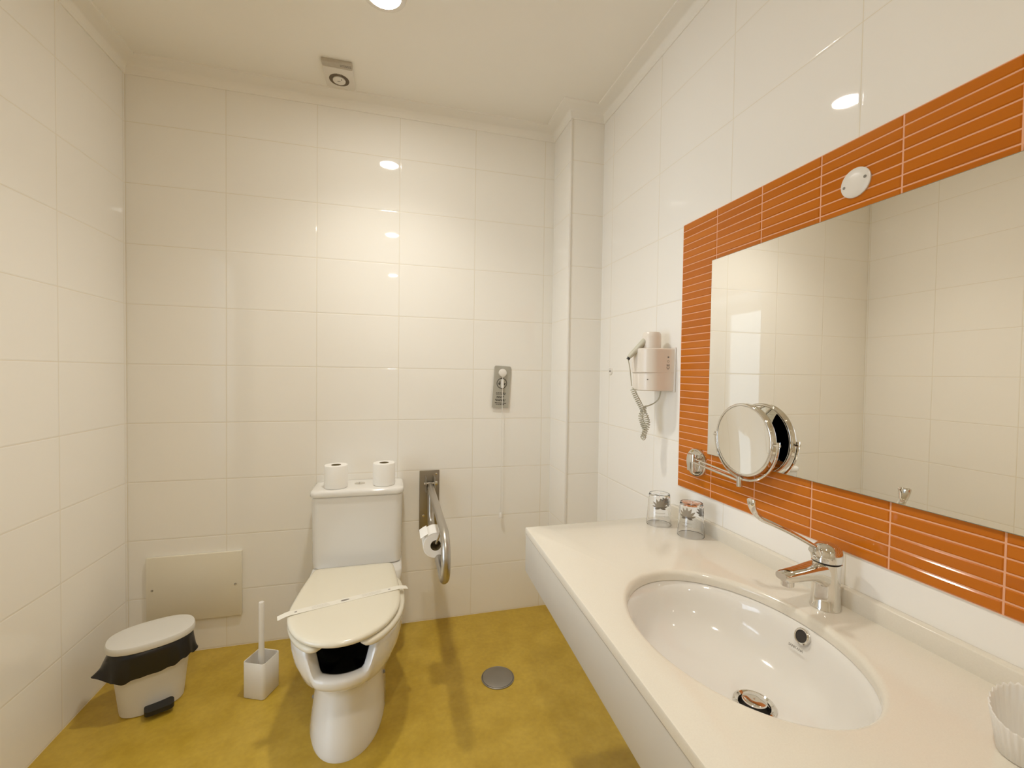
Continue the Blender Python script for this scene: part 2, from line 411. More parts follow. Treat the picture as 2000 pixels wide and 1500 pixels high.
# ------------------------------------------------------------------ vanity counter
CH = .740; CY0 = -.835; CY1 = -2.13
def fx(y): return 1.497 + .0307*(y+.835)      # front edge
BC = (1.736, -1.462); BA, BB = .1835, .2450
UX = W-.021
def counter_mesh():
    n = 96; g = G()
    def el(e, z): return [(BC[0]+(BA+e)*math.cos(2*PI*j/n), BC[1]+(BB+e)*math.sin(2*PI*j/n), z) for j in range(n)]
    x1 = W-.001
    def outer(z, ins):
        pts = []
        cor = [(x1, CY0-ins), (fx(CY0)+ins, CY0-ins), (fx(CY1)+ins, CY1+ins), (x1, CY1+ins)]
        segs = list(zip(cor, cor[1:]+cor[:1])); angs = []
        for j in range(n):
            a = 2*PI*j/n; d = (math.cos(a), math.sin(a)); best = None
            for (p, q) in segs:
                ex, ey = q[0]-p[0], q[1]-p[1]; den = d[0]*ey-d[1]*ex
                if abs(den) < 1e-9: continue
                wx, wy = p[0]-BC[0], p[1]-BC[1]
                tt = (wx*ey-wy*ex)/den; s = (wx*d[1]-wy*d[0])/den
                if tt > 0 and -1e-6 <= s <= 1+1e-6 and (best is None or tt < best): best = tt
            pts.append([BC[0]+d[0]*best, BC[1]+d[1]*best, z])
        for c in cor:      # snap nearest to the corners
            j = min(range(n), key=lambda k: (pts[k][0]-c[0])**2+(pts[k][1]-c[1])**2); pts[j] = [c[0], c[1], z]
        return [tuple(p) for p in pts]
    rings = [outer(.7205, .002), outer(.7205, .0), outer(.736, 0), outer(.7388, .0012), outer(.74, .004)]
    for k in range(0, 7):
        a = PI/2*k/6; rings.append(el(.012*(1-math.sin(a)), .728+.012*math.cos(a)))
    rings.append(el(0, .7165)); rings.append(el(.02, .7165))
    V, F = loft(rings, False, False); g.add(V, F)
    return g
t = thing('vanity_counter', 'cream solid surface vanity counter running along the right wall', 'counter', (W, -1.48, .60))
counter_mesh().build('worktop', M['solid'], t, sharp=40)
g = G(); g.add(*bevbox(UX, W-.0005, CY1, CY0, CH-.004, .779, .0025, 3)); g.build('upstand', M['solid'], t)
g = G()
V, F = bevbox(0, .018, CY1+.002, CY0, .598, .7185, .0015, 2); V = [(fx(y)+.001+x, y, z) for x, y, z in V]; g.add(V, F)
V, F = bevbox(fx(CY0)+.02, W-.001, CY0-.018, CY0-.0, .598, .7185, .001, 1); g.add(V, F)
g.build('fascia_panel', M['fascia'], t)

# ------------------------------------------------------------------ basin
def wash_basin():
    t = thing('wash_basin', 'white oval ceramic basin set under the cream counter', 'basin', (BC[0], BC[1], .585))
    n = 96; rings = []
    prof = [(1.09, .7158), (1.012, .7158), (1.000, .7135), (.972, .708), (.945, .698), (.922, .683), (.892, .666), (.85, .648), (.785, .631), (.69, .616), (.57, .605), (.43, .598), (.29, .594), (.19, .592), (.16, .590)]
    dx, dy = .040, -.026
    for s, z in prof:
        k = (1-s); rings.append([(BC[0]+dx*k+(BA+.001)*s*math.cos(2*PI*j/n), BC[1]+dy*k+(BB+.001)*s*math.sin(2*PI*j/n), z) for j in range(n)])
    out = [(s+.06, z-.012) for s, z in prof[::-1]]
    for s, z in out:
        k = (1-s); rings.append([(BC[0]+dx*k+(BA+.001)*s*math.cos(2*PI*j/n), BC[1]+dy*k+(BB+.001)*s*math.sin(2*PI*j/n), z-.004) for j in range(n)])
    V, F = loft(rings, False, False); b = mk('bowl', V, F, M['ceramic'], t, sharp=60)
    # waste with pop-up plug
    c = (BC[0]+dx*.9, BC[1]+dy*.9, .593)
    g = G(); g.add(*lathe(c, [(.039, -.001), (.038, .003), (.034, .0045), (.029, .001), (.026, -.012), (.022, -.014)], 48, cap1=True)); w = g.build('waste_ring', M['chrome'], t)
    g = G(); g.add(*lathe(c, [(.0262, -.004), (.0262, -.0115), (.001, -.0118)], 40, cap1=True)); g.build('waste_hole', M['dark'], t)
    g = G(); g.add(*lathe((c[0], c[1], c[2]), [(.004, -.013), (.004, .004), (.019, .006), (.0225, .009), (.0215, .0115), (.014, .013), (.006, .0122), (.001, .0125)], 40, cap1=True)); g.build('plug', M['chrome'], t)
    # overflow on the rear wall of the bowl
    p = Vector((1.9075, -1.466, .6975)); nr = Vector((-.93, .02, .37)).normalized()
    q = nr.to_track_quat('Z', 'Y').to_matrix().to_4x4(); q.translation = p
    def ol(prof, cap=False):
        V, F = lathe((0, 0, 0), prof, 36, cap1=cap); return [tuple(q @ Vector(v)) for v in V], F
    g = G(); g.add(*ol([(.0165, -.004), (.0165, .0015), (.0145, .003), (.0125, .002), (.0118, -.002)])); g.build('overflow_ring', M['chrome'], t)
    g = G(); g.add(*ol([(.0122, .0002), (.001, .0)], True)); g.build('overflow_hole', M['dark'], t)
    X = Vector((0.08, -1, .03)); X = (X-nr*X.dot(nr)).normalized(); Y = nr.cross(X)
    p2 = p + Vector((-.012, .002, -.0235))
    n2 = Vector((-.90, .08, .42)).normalized(); X = (X-n2*X.dot(n2)).normalized(); Y = n2.cross(X)
    M4 = Matrix((X, Y, n2)).transposed().to_4x4(); M4.translation = p2 + n2*.0012
    text_mesh('SANITANA', .0072, M4, 'printed_lettering', M['grey_ink'], t)
    return t
wash_basin()

# ------------------------------------------------------------------ tap
def faucet():
    bx, by = 1.992, -1.447
    t = thing('basin_tap', 'chrome single lever basin tap with long lever, behind the oval basin', 'tap', (bx, by, CH))
    g = G(); g.add(*lathe((bx, by, CH), [(.0295, .0003), (.0295, .003), (.0275, .006), (.0262, .04), (.0262, .07), (.0272, .090), (.0278, .0985), (.024, .100)], 48, cap1=True)); g.build('body', M['chrome'], t)
    # spout: lofted rounded sections
    rings = []
    secs = [(bx-.000, .780, .842, .0225), (bx-.020, .788, .842, .0225), (bx-.035, .800, .8400, .021), (bx-.052, .8055, .837, .0195), (bx-.074, .807, .8335, .018), (bx-.097, .8065, .831, .0170), (bx-.115, .807, .829, .016), (bx-.122, .812, .8265, .0135)]
    for x, z0, z1, hw in secs:
        ring = []
        for j in range(28):
            a = 2*PI*j/28; e = .65
            ring.append((x, by+.004*(bx-x)+hw*math.copysign(abs(math.cos(a))**e, math.cos(a)), (z0+z1)/2+(z1-z0)/2*math.copysign(abs(math.sin(a))**e, math.sin(a))))
        rings.append(ring)
    g = G(); g.add(*loft(rings)); s = g.build('spout', M['chrome'], t)
    g = G(); g.add(*lathe((bx-.105, by, .809), [(.0125, 0), (.0125, -.010), (.010, -.0115), (.009, -.008), (.001, -.008)], 28, cap1=True)); sub(s, g.build('aerator', M['chrome'], t))
    g = G(); g.add(*lathe((bx, by, CH), [(.0265, .0995), (.0265, .1015)], 36, cap0=True, cap1=True)); g.build('cartridge_gap', M['dark'], t)
    g = G(); g.add(*lathe((bx, by, CH), [(.024, .1012), (.0285, .1025), (.0294, .110), (.0290, .119), (.026, .129), (.019, .1365), (.009, .140), (.001, .141)], 44, cap1=True))
    g.add(*tube(spline([(bx-.012, by, .852), (bx-.026, by+.001, .860), (bx-.033, by+.002, .870)]), .012, 14)); h = g.build('lever_head', M['chrome'], t)
    pts = spline([(bx-.022, by+.002, .868), (bx-.05, by+.006, .884), (bx-.09, by+.014, .906), (bx-.128, by+.021, .924), (bx-.150, by+.026, .934), (bx-.164, by+.029, .947), (bx-.171, by+.031, .962), (bx-.173, by+.032, .976)], 6)
    n = len(pts); r = []; fl = []
    for i in range(n):
        u = i/(n-1); r.append(.0062+.0018*min(1, u*1.6) + (.006*max(0, (u-.72)/.28)**.7 if u > .72 else 0)); fl.append(.72 if u < .7 else .72-.4*(u-.7)/.3)
    r[-1] *= .7
    g = G(); g.add(*tube(pts, r, 16, flat=fl)); sub(h, g.build('lever', M['chrome'], t))
    return t
faucet()

# ------------------------------------------------------------------ drinking glasses, upside down, with a lotus print
def petal(c, rad, a0, z0, ang, L, wd, n=7):
    """a pointed petal lying on the glass wall"""
    V = []; out = []
    for k in range(n+1):
        u = k/n; w = wd*math.sin(PI*min(1, u*.92+.04))**.8
        for s in (-1, 1):
            du = math.sin(ang)*u*L + s*w*math.cos(ang); dz = math.cos(ang)*u*L - s*w*math.sin(ang)
            a = a0+du/rad; V.append((c[0]+rad*math.cos(a), c[1]+rad*math.sin(a), z0+dz))
    F = [(2*k, 2*k+1, 2*k+3, 2*k+2) for k in range(n)]
    return V, F
def tumbler(x, y, label, a0):
    t = thing('drinking_glass', label, 'glass', (x, y, CH), 'upturned drinking glasses on the counter')
    c = (x, y, CH); h = .104; rb, rt_ = .0400, .0335
    prof = [(rb-.0018, .0004), (rb, .0012), (rb-.0002, .004), (rt_+.0008, h-.006), (rt_-.001, h-.001), (rt_-.004, h), (.001, h), (.001, h-.007), (rt_-.005, h-.008), (rt_-.0018, h-.014), (rb-.0016, .004), (rb-.0016, .001)]
    V, F = lathe(c, prof, 56); g = G(); g.add(V, F); n = 56
    g.F = [f for f in g.F]; g.F.append(tuple((len(prof)-1)*n+j for j in range(n))) if False else None
    rings = [[V[i*n+j] for j in range(n)] for i in range(len(prof))]; rings.append(rings[0])
    V, F = loft(rings, False, False)
    b = mk('tumbler', V, F, M['glass'], t, sharp=50)
    g = G()
    for sgn in (0, 1):
        aa = a0 + PI*sgn*.75
        for ang, L, wd in ((0, .026, .0035), (.45, .026, .0034), (-.45, .026, .0034), (.9, .025, .0032), (-.9, .025, .0032), (1.35, .022, .0028), (-1.35, .022, .0028), (.22, .019, .003), (-.22, .019, .003), (1.8, .015, .0024), (-1.8, .015, .0024)):
            zc = h-.045; rr = rb-(rb-rt_)*(zc+.012)/h+.0006
            g.add(*petal(c, rr, aa, CH+zc+.004, ang, L*1.2, wd*1.25))
        g.build('lotus_print', M['print'], t); g = G()
        for k in range(2 if sgn == 0 else 0):
            zc = h-.058-.010*k; rr = rb-(rb-rt_)*zc/h+.0007
            for s in range(-3, 4):
                a = aa+s*.12; V = [(c[0]+rr*math.cos(a+d), c[1]+rr*math.sin(a+d), CH+zc+e) for d, e in ((-.045, 0), (.035, 0), (.035, .0012), (-.045, .0012))]
                g.add(V, [(0, 1, 2, 3)])
        if sgn == 0: g.build('printed_lettering', M['print'], t); g = G()
    return t
CAMA = lambda x, y: math.atan2(CAMP[1]-y, CAMP[0]-x)
tumbler(1.980, -1.018, 'upturned clear glass with lotus print nearest the orange tile corner', CAMA(1.980, -1.018)-.35)
tumbler(1.942, -.905, 'upturned clear glass with lotus print, further back at counter end', CAMA(1.942, -.905)+.1)

# ------------------------------------------------------------------ ribbed white cup at the near end
def cup():
    x, y = 1.886, -1.806
    t = thing('ribbed_cup', 'white ribbed cup with scalloped rim at the near end of counter', 'cup', (x, y, CH))
    rings = []; n = 168
    for s, (r, z) in enumerate([(.001, .004), (.020, .004), (.0225, .007), (.0310, .061), (.0318, .0635), (.0325, .0642), (.0333, .0635), (.0336, .062), (.0245, .003), (.022, .0), (.001, .0)]):
        amp = .0009 if r > .0235 else 0
        rings.append([(x+(r+amp*math.cos(28*2*PI*j/n))*math.cos(2*PI*j/n), y+(r+amp*math.cos(28*2*PI*j/n))*math.sin(2*PI*j/n), CH+z+((.0012*math.cos(28*2*PI*j/n)-.019*math.cos(2*PI*j/n-PI-.41)) if z > .06 else 0)) for j in range(n)])
    V, F = loft(rings, True, True); mk('cup_wall', V, F, M['white_plastic'], t, sharp=60)
cup()

# ------------------------------------------------------------------ swing-arm magnifying mirror
def magnifier():
    t = thing('magnifying_mirror', 'round chrome magnifying mirror on a folding wall arm', 'mirror', (W-.005, -.956, .953))
    bc = (W-.005, -.956, .953)
    g = G(); g.add(*lathe(bc, [(.0465, .001), (.0465, -.006), (.044, -.010), (.040, -.010), (.037, -.0075), (.001, -.0075)], 56, 'X', cap1=True)); g.build('wall_plate', M['chrome'], t)
    g = G(); g.add(*bevbox(W-.034, W-.012, -.973, -.939, .925, .981, .003)); g.add(*tube([(W-.033, -.970, .925), (W-.033, -.970, .983)], .0062, 16)); g.build('bracket', M['chrome'], t)
    px, py, pz = W-.040, -1.174, .948
    g = G(); g.add(*tube([(W-.033, -.970, .957), (px+.004, py, pz-.004)], .0037, 12)); g.add(*tube([(W-.028, -.966, .968), (px+.012, py+.01, pz+.006)], .0030, 10)); g.build('swing_arm', M['chrome'], t)
    g = G(); g.add(*tube([(px, py, pz-.017), (px, py, pz+.012)], .0078, 20)); g.build('pivot_post', M['chrome'], t)
    cx, cy, cz, R = W-.042, -1.188, 1.064, .100
    g = G(); pts = [(cx, cy+(R+.010)*math.cos(a), cz+(R+.010)*math.sin(a)) for a in [PI+PI*k/40 for k in range(41)]]
    g.add(*tube(pts, .0034, 10)); g.add(*tube([(px, py, pz+.010), (cx, cy-.0, cz-R-.010)], .0045, 10))
    for s in (-1, 1): g.add(*tube([(cx, cy+s*(R+.014), cz), (cx, cy+s*(R-.002), cz)], .0045, 12))
    for s in (-1, 1): g.add(*tube([(cx, cy+s*(R+.010), cz-.002), (cx, cy+s*(R+.010), cz+.009)], .0042, 10))
    g.build('yoke', M['chrome'], t)
    th = .0085
    g = G(); g.add(*lathe((cx, cy, cz), [(R-.008, -th), (R-.005, -th-.0015), (R-.001, -th+.001), (R, -th+.004), (R-.0015, 0), (R, th-.004), (R-.001, th-.001), (R-.005, th+.0015), (R-.008, th)], 80, 'X')); f = g.build('mirror_rim', M['chrome'], t, sharp=60)
    prof = [((R-.0065)*k/14 if k else .0005, -th+.0005+(1-(k/14)**2)*.0048) for k in range(15)]
    g = G(); g.add(*lathe((cx, cy, cz), prof, 80, 'X', cap0=True)); g.build('magnifying_glass', M['mirror'], t)
    g = G(); g.add(*lathe((cx, cy, cz), [(R-.0065, th), (.001, th)], 64, 'X', cap1=True)); g.build('rear_glass', M['mirror'], t)
magnifier()

# ------------------------------------------------------------------ hair dryer in its wall holder
def dryer():
    t = thing('hair_dryer_holder', 'beige white wall holder with shaver socket beside the orange border', 'hair dryer holder', (W, -.75, 1.18))
    def foot(x0, y0, y1, z, k=10):
        r = (y1-y0)/2*.85; cxx = x0+r*.9; pts = [(W-.001, y0, z)]
        for i in range(k+1):
            a = PI/2*i/k; pts.append((cxx-r*.9*math.sin(a), y0+r-r*math.cos(a), z))
        for i in range(k+1):
            a = PI/2*i/k; pts.append((cxx-r*.9*math.cos(a), y1-r+r*math.sin(a), z))
        pts.append((W-.001, y1, z)); return pts
    def ins(P, d): # shrink about centroid
        return [(x+(d if x < W-.01 else 0), y+(d if y < -.75 else -d), z) for x, y, z in P]
    g = G(); x0 = 1.932; y0, y1 = -.822, -.690
    g.add(*loft([ins(foot(x0, y0, y1, 1.2455), .002), foot(x0, y0, y1, 1.248), foot(x0, y0, y1, 1.330), ins(foot(x0, y0, y1, 1.3335), .003), ins(foot(x0, y0, y1, 1.3335), .012), ins(foot(x0, y0, y1, 1.320), .014)]))
    g.build('holder_cup', M['dryer'], t)
    g = G(); g.add(*loft([ins(foot(x0+.004, y0+.001, y1-.001, 1.181), .004), ins(foot(x0+.004, y0+.001, y1-.001, 1.184), .001), foot(x0+.004, y0+.001, y1-.001, 1.2445), ins(foot(x0+.004, y0+.001, y1-.001, 1.246), .001)]))
    b = g.build('socket_base', M['dryer'], t)
    g = G(); g.add(*bevbox(W-.006, W-.0005, -.826, -.686, 1.177, 1.338, .003)); g.build('wall_bracket', M['white_plastic'], t)
    g = G()
    for yy, zz in ((-.7985, 1.2215), (-.7985, 1.2215)):
        pass
    for dy in (-.0045, .0045):
        g.add(*lathe((1.9545+.0035*(1 if dy < 0 else -1), -.8050-dy*0, 1.222), [(.0022, .002), (.0022, -.0016)], 12, 'Y', cap1=True))
    g.build('socket_holes', M['grey_ink'], t)
    # CE marks printed on the side, reading upwards
    M4 = Matrix(((0, -1, 0), (0, 0, -1), (1, 0, 0))).to_4x4(); M4.translation = (2.022, y0-.0002, 1.268)
    text_mesh('CE', .016, M4, 'printed_marks', M['tag_ink'], t)
    g = G(); g.add(*lathe((2.022, y0, 1.287), [(.0042, .0004), (.0042, -.0004), (.0030, -.0004), (.0030, .0004)], 20, 'Y')); g.add(*box(2.019, 2.025, y0-.0004, y0+.0004, 1.299, 1.305))
    g.build('approval_marks', M['grey_ink'], t)
    # thin cord from the holder
    d = thing('hair_dryer', 'beige white hair dryer with coiled cord standing in the wall holder', 'hair dryer', (1.992, -.762, 1.322))
    c = (1.992, -.762, 1.322)
    g = G(); g.add(*lathe(c, [(.030, 0), (.033, .002), (.0335, .055), (.0325, .064), (.028, .0715), (.0235, .073), (.0225, .070), (.001, .070)], 44, cap0=True, cap1=True)); g.build('barrel', M['dryer'], d)
    g = G()
    for k in range(5): g.add(*box(c[0]-.018+.008*k, c[0]-.0155+.008*k, c[1]-.014, c[1]+.014, c[2]+.0695, c[2]+.0712))
    g.build('air_grille', M['grey_ink'], d)
    H0 = Vector((c[0]-.022, c[1]+.004, 1.366)); H1 = Vector((1.905, -.752, 1.300))
    pts = [H0.lerp(H1, k/10) for k in range(11)]
    g = G(); g.add(*tube(pts, [.0155, .0155, .015, .0145, .014, .0135, .013, .0128, .0122, .0112, .008], 20, flat=[.75]*11)); h = g.build('handle', M['grey_handle'], d)
    g = G(); g.add(*tube([H1+Vector((.004, -.001, .004)), H1+Vector((-.003, 0, -.006))], .0062, 12)); sub(h, g.build('cord_sleeve', M['black_plastic'], d))
    # cord: straight, coil down, coil back up, plain tail into the holder
    Y = -.755
    g = G(); A = H1+Vector((-.002, 0, -.006))
    g.add(*tube(spline([A, (1.909, Y, 1.262), (1.914, Y, 1.225), (1.918, Y, 1.197)]), .0019, 8))
    path = spline([(1.920, Y, 1.190), (1.932, Y, 1.165), (1.950, Y, 1.135), (1.968, Y, 1.105), (1.980, Y-.003, 1.080), (1.984, Y-.004, 1.055), (1.974, Y-.004, 1.030), (1.968, Y-.002, 1.015), (1.974, Y+.006, 1.006), (1.982, Y+.012, 1.016), (1.984, Y+.014, 1.035), (1.972, Y+.012, 1.060), (1.964, Y+.010, 1.085), (1.974, Y+.008, 1.108), (1.978, Y+.006, 1.122)], 60)
    # resample by length, helix
    L = [0]
    for a, b in zip(path, path[1:]): L.append(L[-1]+(b-a).length)
    pitch = .0078; hel = []; Rr = .0082; N = int(L[-1]/pitch*14); k = 0
    nrm = Vector((0, 1, 0))
    for i in range(N+1):
        s = L[-1]*i/N
        while k < len(L)-2 and L[k+1] < s: k += 1
        f = (s-L[k])/max(1e-9, L[k+1]-L[k]); p = path[k].lerp(path[k+1], min(1, f)); tg = (path[k+1]-path[k]).normalized()
        nn = (nrm-tg*nrm.dot(tg)).normalized(); bn = tg.cross(nn); a = 2*PI*s/pitch; q = min(1, s/.006, (L[-1]-s)/.006)
        hel.append(p+(nn*math.cos(a)+bn*math.sin(a))*Rr*max(.1, q))
    g.add(*tube(hel, .0017, 6))
    g.add(*tube(spline([(1.978, Y+.006, 1.122), (1.992, Y+.006, 1.124), (2.012, Y, 1.134), (2.024, Y-.012, 1.152), (2.030, Y-.015, 1.183)]), .0024, 8))
    g.build('coiled_cord', M['cord'], d, sharp=60)
dryer()

# small clear wall hook ring on the right wall near the pilaster
t = thing('wall_hook', 'tiny round translucent hook on the right wall beside the pilaster', 'hook', (W, -.338, 1.254))
g = G(); g.add(*lathe((W, -.338, 1.254), [(.019, .001), (.019, -.0025), (.015, -.0045), (.012, -.003), (.001, -.0035)], 30, 'X', cap1=True)); g.build('hook_disc', M['white_plastic'], t)
g = G(); g.add(*lathe((W-.0035, -.3405, 1.254), [(.003, .001), (.003, -.004), (.001, -.005)], 12, 'X', cap1=True)); g.build('hook_pin', M['grey_ink'], t)

# ------------------------------------------------------------------ emergency pull cord with tag
def pull_cord():
    t = thing('emergency_pull_switch', 'grey printed emergency tag hanging from white pull switch on back wall', 'pull cord', (1.615, 0, 1.24))
    def P(x, z, y): return (x, y, z)
    TL, TR, BL, BR = (1.576, 1.276), (1.663, 1.271), (1.562, 1.063), (1.648, 1.058)
    def uv(u, v, y):   # u 0..1 left-right, v 0..1 bottom-top
        x = (BL[0]*(1-u)+BR[0]*u)*(1-v)+(TL[0]*(1-u)+TR[0]*u)*v; z = (BL[1]*(1-u)+BR[1]*u)*(1-v)+(TL[1]*(1-u)+TR[1]*u)*v
        return (x, y-.006*(1-v), z)
    V = [uv(u, v, y) for y in (-.004, -.0055) for u, v in ((0, 0), (1, 0), (1, .97), (.94, 1), (.05, 1), (0, .97))]
    F = [(0, 1, 2, 3, 4, 5), (6, 7, 8, 9, 10, 11)]+[(i, (i+1) % 6, 6+(i+1) % 6, 6+i) for i in range(6)]
    mk('tag', V, F, M['tag_grey'], t)
    g = G()
    def bar(u0, u1, v0, v1): g.add([uv(u, v, y) for y in (-.0056, -.0059) for u, v in ((u0, v0), (u1, v0), (u1, v1), (u0, v1))], [(4, 5, 6, 7), (0, 1, 5, 4), (2, 3, 7, 6), (1, 2, 6, 5), (3, 0, 4, 7)])
    for (u0, u1, v) in ((.20, .78, .355), (.20, .78, .325), (.24, .70, .270), (.24, .62, .245), (.16, .80, .195), (.20, .76, .170), (.16, .84, .115), (.22, .74, .080)):
        random.seed(int(v*1000)); u = u0
        while u < u1:
            w = random.uniform(.05, .14); bar(u, min(u1, u+w), v-.010, v+.008); u += w+.025
    cx, cz, _ = .50, .585, 0
    n = 40; ring = []
    for j in range(n):
        a = 2*PI*j/n; ring.append((cx+.315*math.cos(a), cz+.128*math.sin(a), cx+.275*math.cos(a), cz+.111*math.sin(a)))
    for j in range(n):
        a = ring[j]; b = ring[(j+1) % n]; V = [uv(a[0], a[1], -.0059), uv(b[0], b[1], -.0059), uv(b[2], b[3], -.0059), uv(a[2], a[3], -.0059)]; g.add(V, [(0, 1, 2, 3)])
    bar(.27, .42, .575, .590); bar(.31, .40, .545, .575); bar(.60, .74, .575, .592); bar(.62, .70, .55, .575); bar(.33, .41, .60, .625)
    g.build('printing', M['tag_ink'], t)
    g = G(); g.add(*lathe((1.6165, -.012, 1.2385), [(.0205, .012), (.0205, -.003), (.019, -.0065), (.012, -.009), (.001, -.0095)], 40, 'Y', cap1=True)); g.build('switch_knob', M['white_plastic'], t)
    g = G(); g.add(*tube([(1.6155, -.016, 1.206), (1.6150, -.017, 1.162)], [.0075, .007], 16)); g.build('cord_sleeve', M['white_plastic'], t)
    g = G(); g.add(*tube([(1.6155, -.017, 1.22), (1.6150, -.018, 1.1), (1.6145, -.018, .8), (1.614, -.018, .52)], .0014, 8)); g.build('cord', M['white_plastic'], t)
    g = G(); g.add(*lathe((1.614, -.018, .495), [(.003, .028), (.006, .024), (.0095, .004), (.009, -.001), (.001, -.002)], 20, cap1=True)); g.build('cord_pull', M['white_plastic'], t)
pull_cord()

# ------------------------------------------------------------------ access panel
t = thing('access_panel', 'cream rectangular access panel on back wall above the pedal bin', 'panel', (.252, 0, .14))
g = G(); g.add(*bevbox(.072, .432, -.014, -.0005, .143, .4315, .0025, 2)); g.build('panel_board', M['panel'], t)
for x, z in ((.094, .291), (.407, .286)):
    g = G(); g.add(*lathe((x, -.014, z), [(.0045, .001), (.0045, -.0015), (.002, -.0022), (.001, -.001)], 16, 'Y', cap1=True)); g.build('screw', M['steel'], t)

# ------------------------------------------------------------------ toilet
TX = .932
def egg(phi, yf, yb, hw, yc, ef=1.0, eb=.75):
    s, c = math.sin(phi), math.cos(phi)
    if c >= 0: x = hw*math.copysign(abs(s)**ef, s); y = yc-(yc-yf)*abs(c)**ef
    else: x = hw*math.copysign(abs(s)**eb, s); y = yc+(yb-yc)*abs(c)**eb
    return TX+x, y
def toilet():
    t = thing('toilet', 'white close coupled toilet with open front bowl against the back wall', 'toilet', (TX, -.4, 0))
    n = 128; ph = [2*PI*j/n for j in range(n)]
    def sm(a, b, x): u = max(0, min(1, (x-a)/(b-a))); return u*u*(3-2*u)
    def ztop(p):
        q = p if p < PI else 2*PI-p
        return .299+.079*sm(math.radians(23), math.radians(37), q)
    secs = [(.0, -.738, -.10, .124, -.50), (.015, -.740, -.10, .1265, -.50), (.06, -.728, -.10, .121, -.49), (.12, -.708, -.10, .115, -.48), (.175, -.694, -.10, .111, -.47), (.198, -.696, -.10, .113, -.47),
            (.212, -.712, -.105, .122, -.48), (.228, -.738, -.12, .139, -.50), (.248, -.762, -.14, .157, -.52)]
    rings = []
    for z, yf, yb, hw, yc in secs: rings.append([(*egg(p, yf, yb, hw, yc, .93), z) for p in ph])
    up_ = [(0.15, -.775, .168), (.35, -.786, .179), (.6, -.791, .185), (.82, -.792, .187), (.94, -.790, .186), (1.0, -.784, .181)]
    for f, yf, hw in up_:
        r = []
        for p in ph:
            zt = ztop(p); z = .248+(zt-.248)*f; r.append((*egg(p, yf, -.2, hw, -.52), z))
        rings.append(r)
    for yf, hw, dz in ((-.776, .173, .002), (-.762, .160, .001), (-.752, .151, -.003), (-.747, .147, -.010)):
        rings.append([(*egg(p, yf, -.23, hw, -.52), ztop(p)+dz) for p in ph])
    for yf, hw, f in ((-.744, .1445, .8),):
        rings.append([(*egg(p, yf, -.23, hw, -.52), .235+(ztop(p)-.01-.235)*f) for p in ph])
    g = G(); g.add(*loft(rings, True, False))
    # rear deck under the cistern
    g.add(*loft([rrect(TX-.13, TX+.13, -.30, -.03, .05, .20), rrect(TX-.165, TX+.165, -.30, -.02, .05, .30), rrect(TX-.182, TX+.186, -.285, -.012, .045, .35), rrect(TX-.183, TX+.188, -.268, -.01, .04, .380), rrect(TX-.180, TX+.185, -.265, -.012, .04, .3865), rrect(TX-.172, TX+.177, -.256, -.02, .035, .3890)]))
    bowl = g.build('bowl', M['ceramic'], t, sharp=50)
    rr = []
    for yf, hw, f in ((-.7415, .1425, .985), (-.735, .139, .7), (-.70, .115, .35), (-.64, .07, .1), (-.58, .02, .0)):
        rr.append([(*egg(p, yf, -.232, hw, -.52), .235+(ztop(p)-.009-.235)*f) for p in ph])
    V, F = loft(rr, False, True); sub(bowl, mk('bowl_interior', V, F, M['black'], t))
    # fixing bolts
    for y, z, s in ((-.34, .150, 1), (-.46, .085, 1), (-.52, .075, -1)):
        # surface half-width at that point
        hw = .120; yc = -.48; yf = -.715
        c = min(1, abs((yc-y)/(yc-yf))) if y < yc else 0
        x = TX+s*(hw*math.sqrt(max(0, 1-c*c))**.93-.001)
        g = G(); g.add(*lathe((x, y, z), [(.0065, -.003*s), (.0065, .003*s), (.004, .006*s), (.001, .0065*s)], 14, 'X', cap1=True)); g.build('fixing_bolt', M['grey_ink'], t)
    # seat: open-front ring
    g = G(); rings = []; ns = 90
    for k in range(ns+1):
        p = math.radians(20)+(2*PI-math.radians(40))*k/ns
        e = min(k, ns-k); sc = min(1, math.sqrt(max(.02, 1-(1-min(1, e/4))**2)))
        xo, yo = egg(p, -.806, -.262, .194, -.53, 1, .7); xi, yi = egg(p, -.738, -.33, .134, -.53, 1, .7)
        mx, my = (xo+xi)/2, (yo+yi)/2; ring = []
        for j in range(20):
            a = 2*PI*j/20; u = math.copysign(abs(math.cos(a))**.7, math.cos(a)); v = math.copysign(abs(math.sin(a))**.7, math.sin(a))
            ring.append((mx+(xo-xi)/2*u*sc, my+(yo-yi)/2*u*sc, 0.3905+.0130*v*sc))
        rings.append(ring)
    g.add(*loft(rings)); g.build('seat', M['seat'], t, sharp=60)
    # lid: rounded front, straight sides narrowing to a square rear edge
    def lid_outline(ins, z):
        pts = []; yb = -.252-ins; hb = .158-ins; hw = .184-ins; yc = -.555; yf = -.797+ins; rc = .022
        for k in range(61):
            a = -PI/2+PI*k/60; pts.append((hw*math.sin(a), yc-(yc-yf)*math.cos(a)))
        for k in range(1, 13):
            u = k/13; v = u*u*(3-2*u)*.35+u*.65; pts.append((hw+(hb-hw)*(u**1.6), yc+(yb-rc-yc)*u))
        for k in range(8):
            a = PI/2*k/7; pts.append((hb-rc+rc*math.cos(a), yb-rc+rc*math.sin(a)))
        for k in range(8):
            a = PI/2*k/7; pts.append((-hb+rc-rc*math.sin(a), yb-rc+rc*math.cos(a)))
        for k in range(1, 13):
            u = 1-k/13; pts.append((-(hw+(hb-hw)*(u**1.6)), yc+(yb-rc-yc)*u))
        return [(TX-.006+x, y, z) for x, y in pts]
    rings = [lid_outline(i_, z_) for i_, z_ in ((.012, .4045), (.003, .405), (0, .409), (0, .4145), (.003, .419), (.010, .4215), (.03, .4225), (.07, .4232), (.11, .4236))]
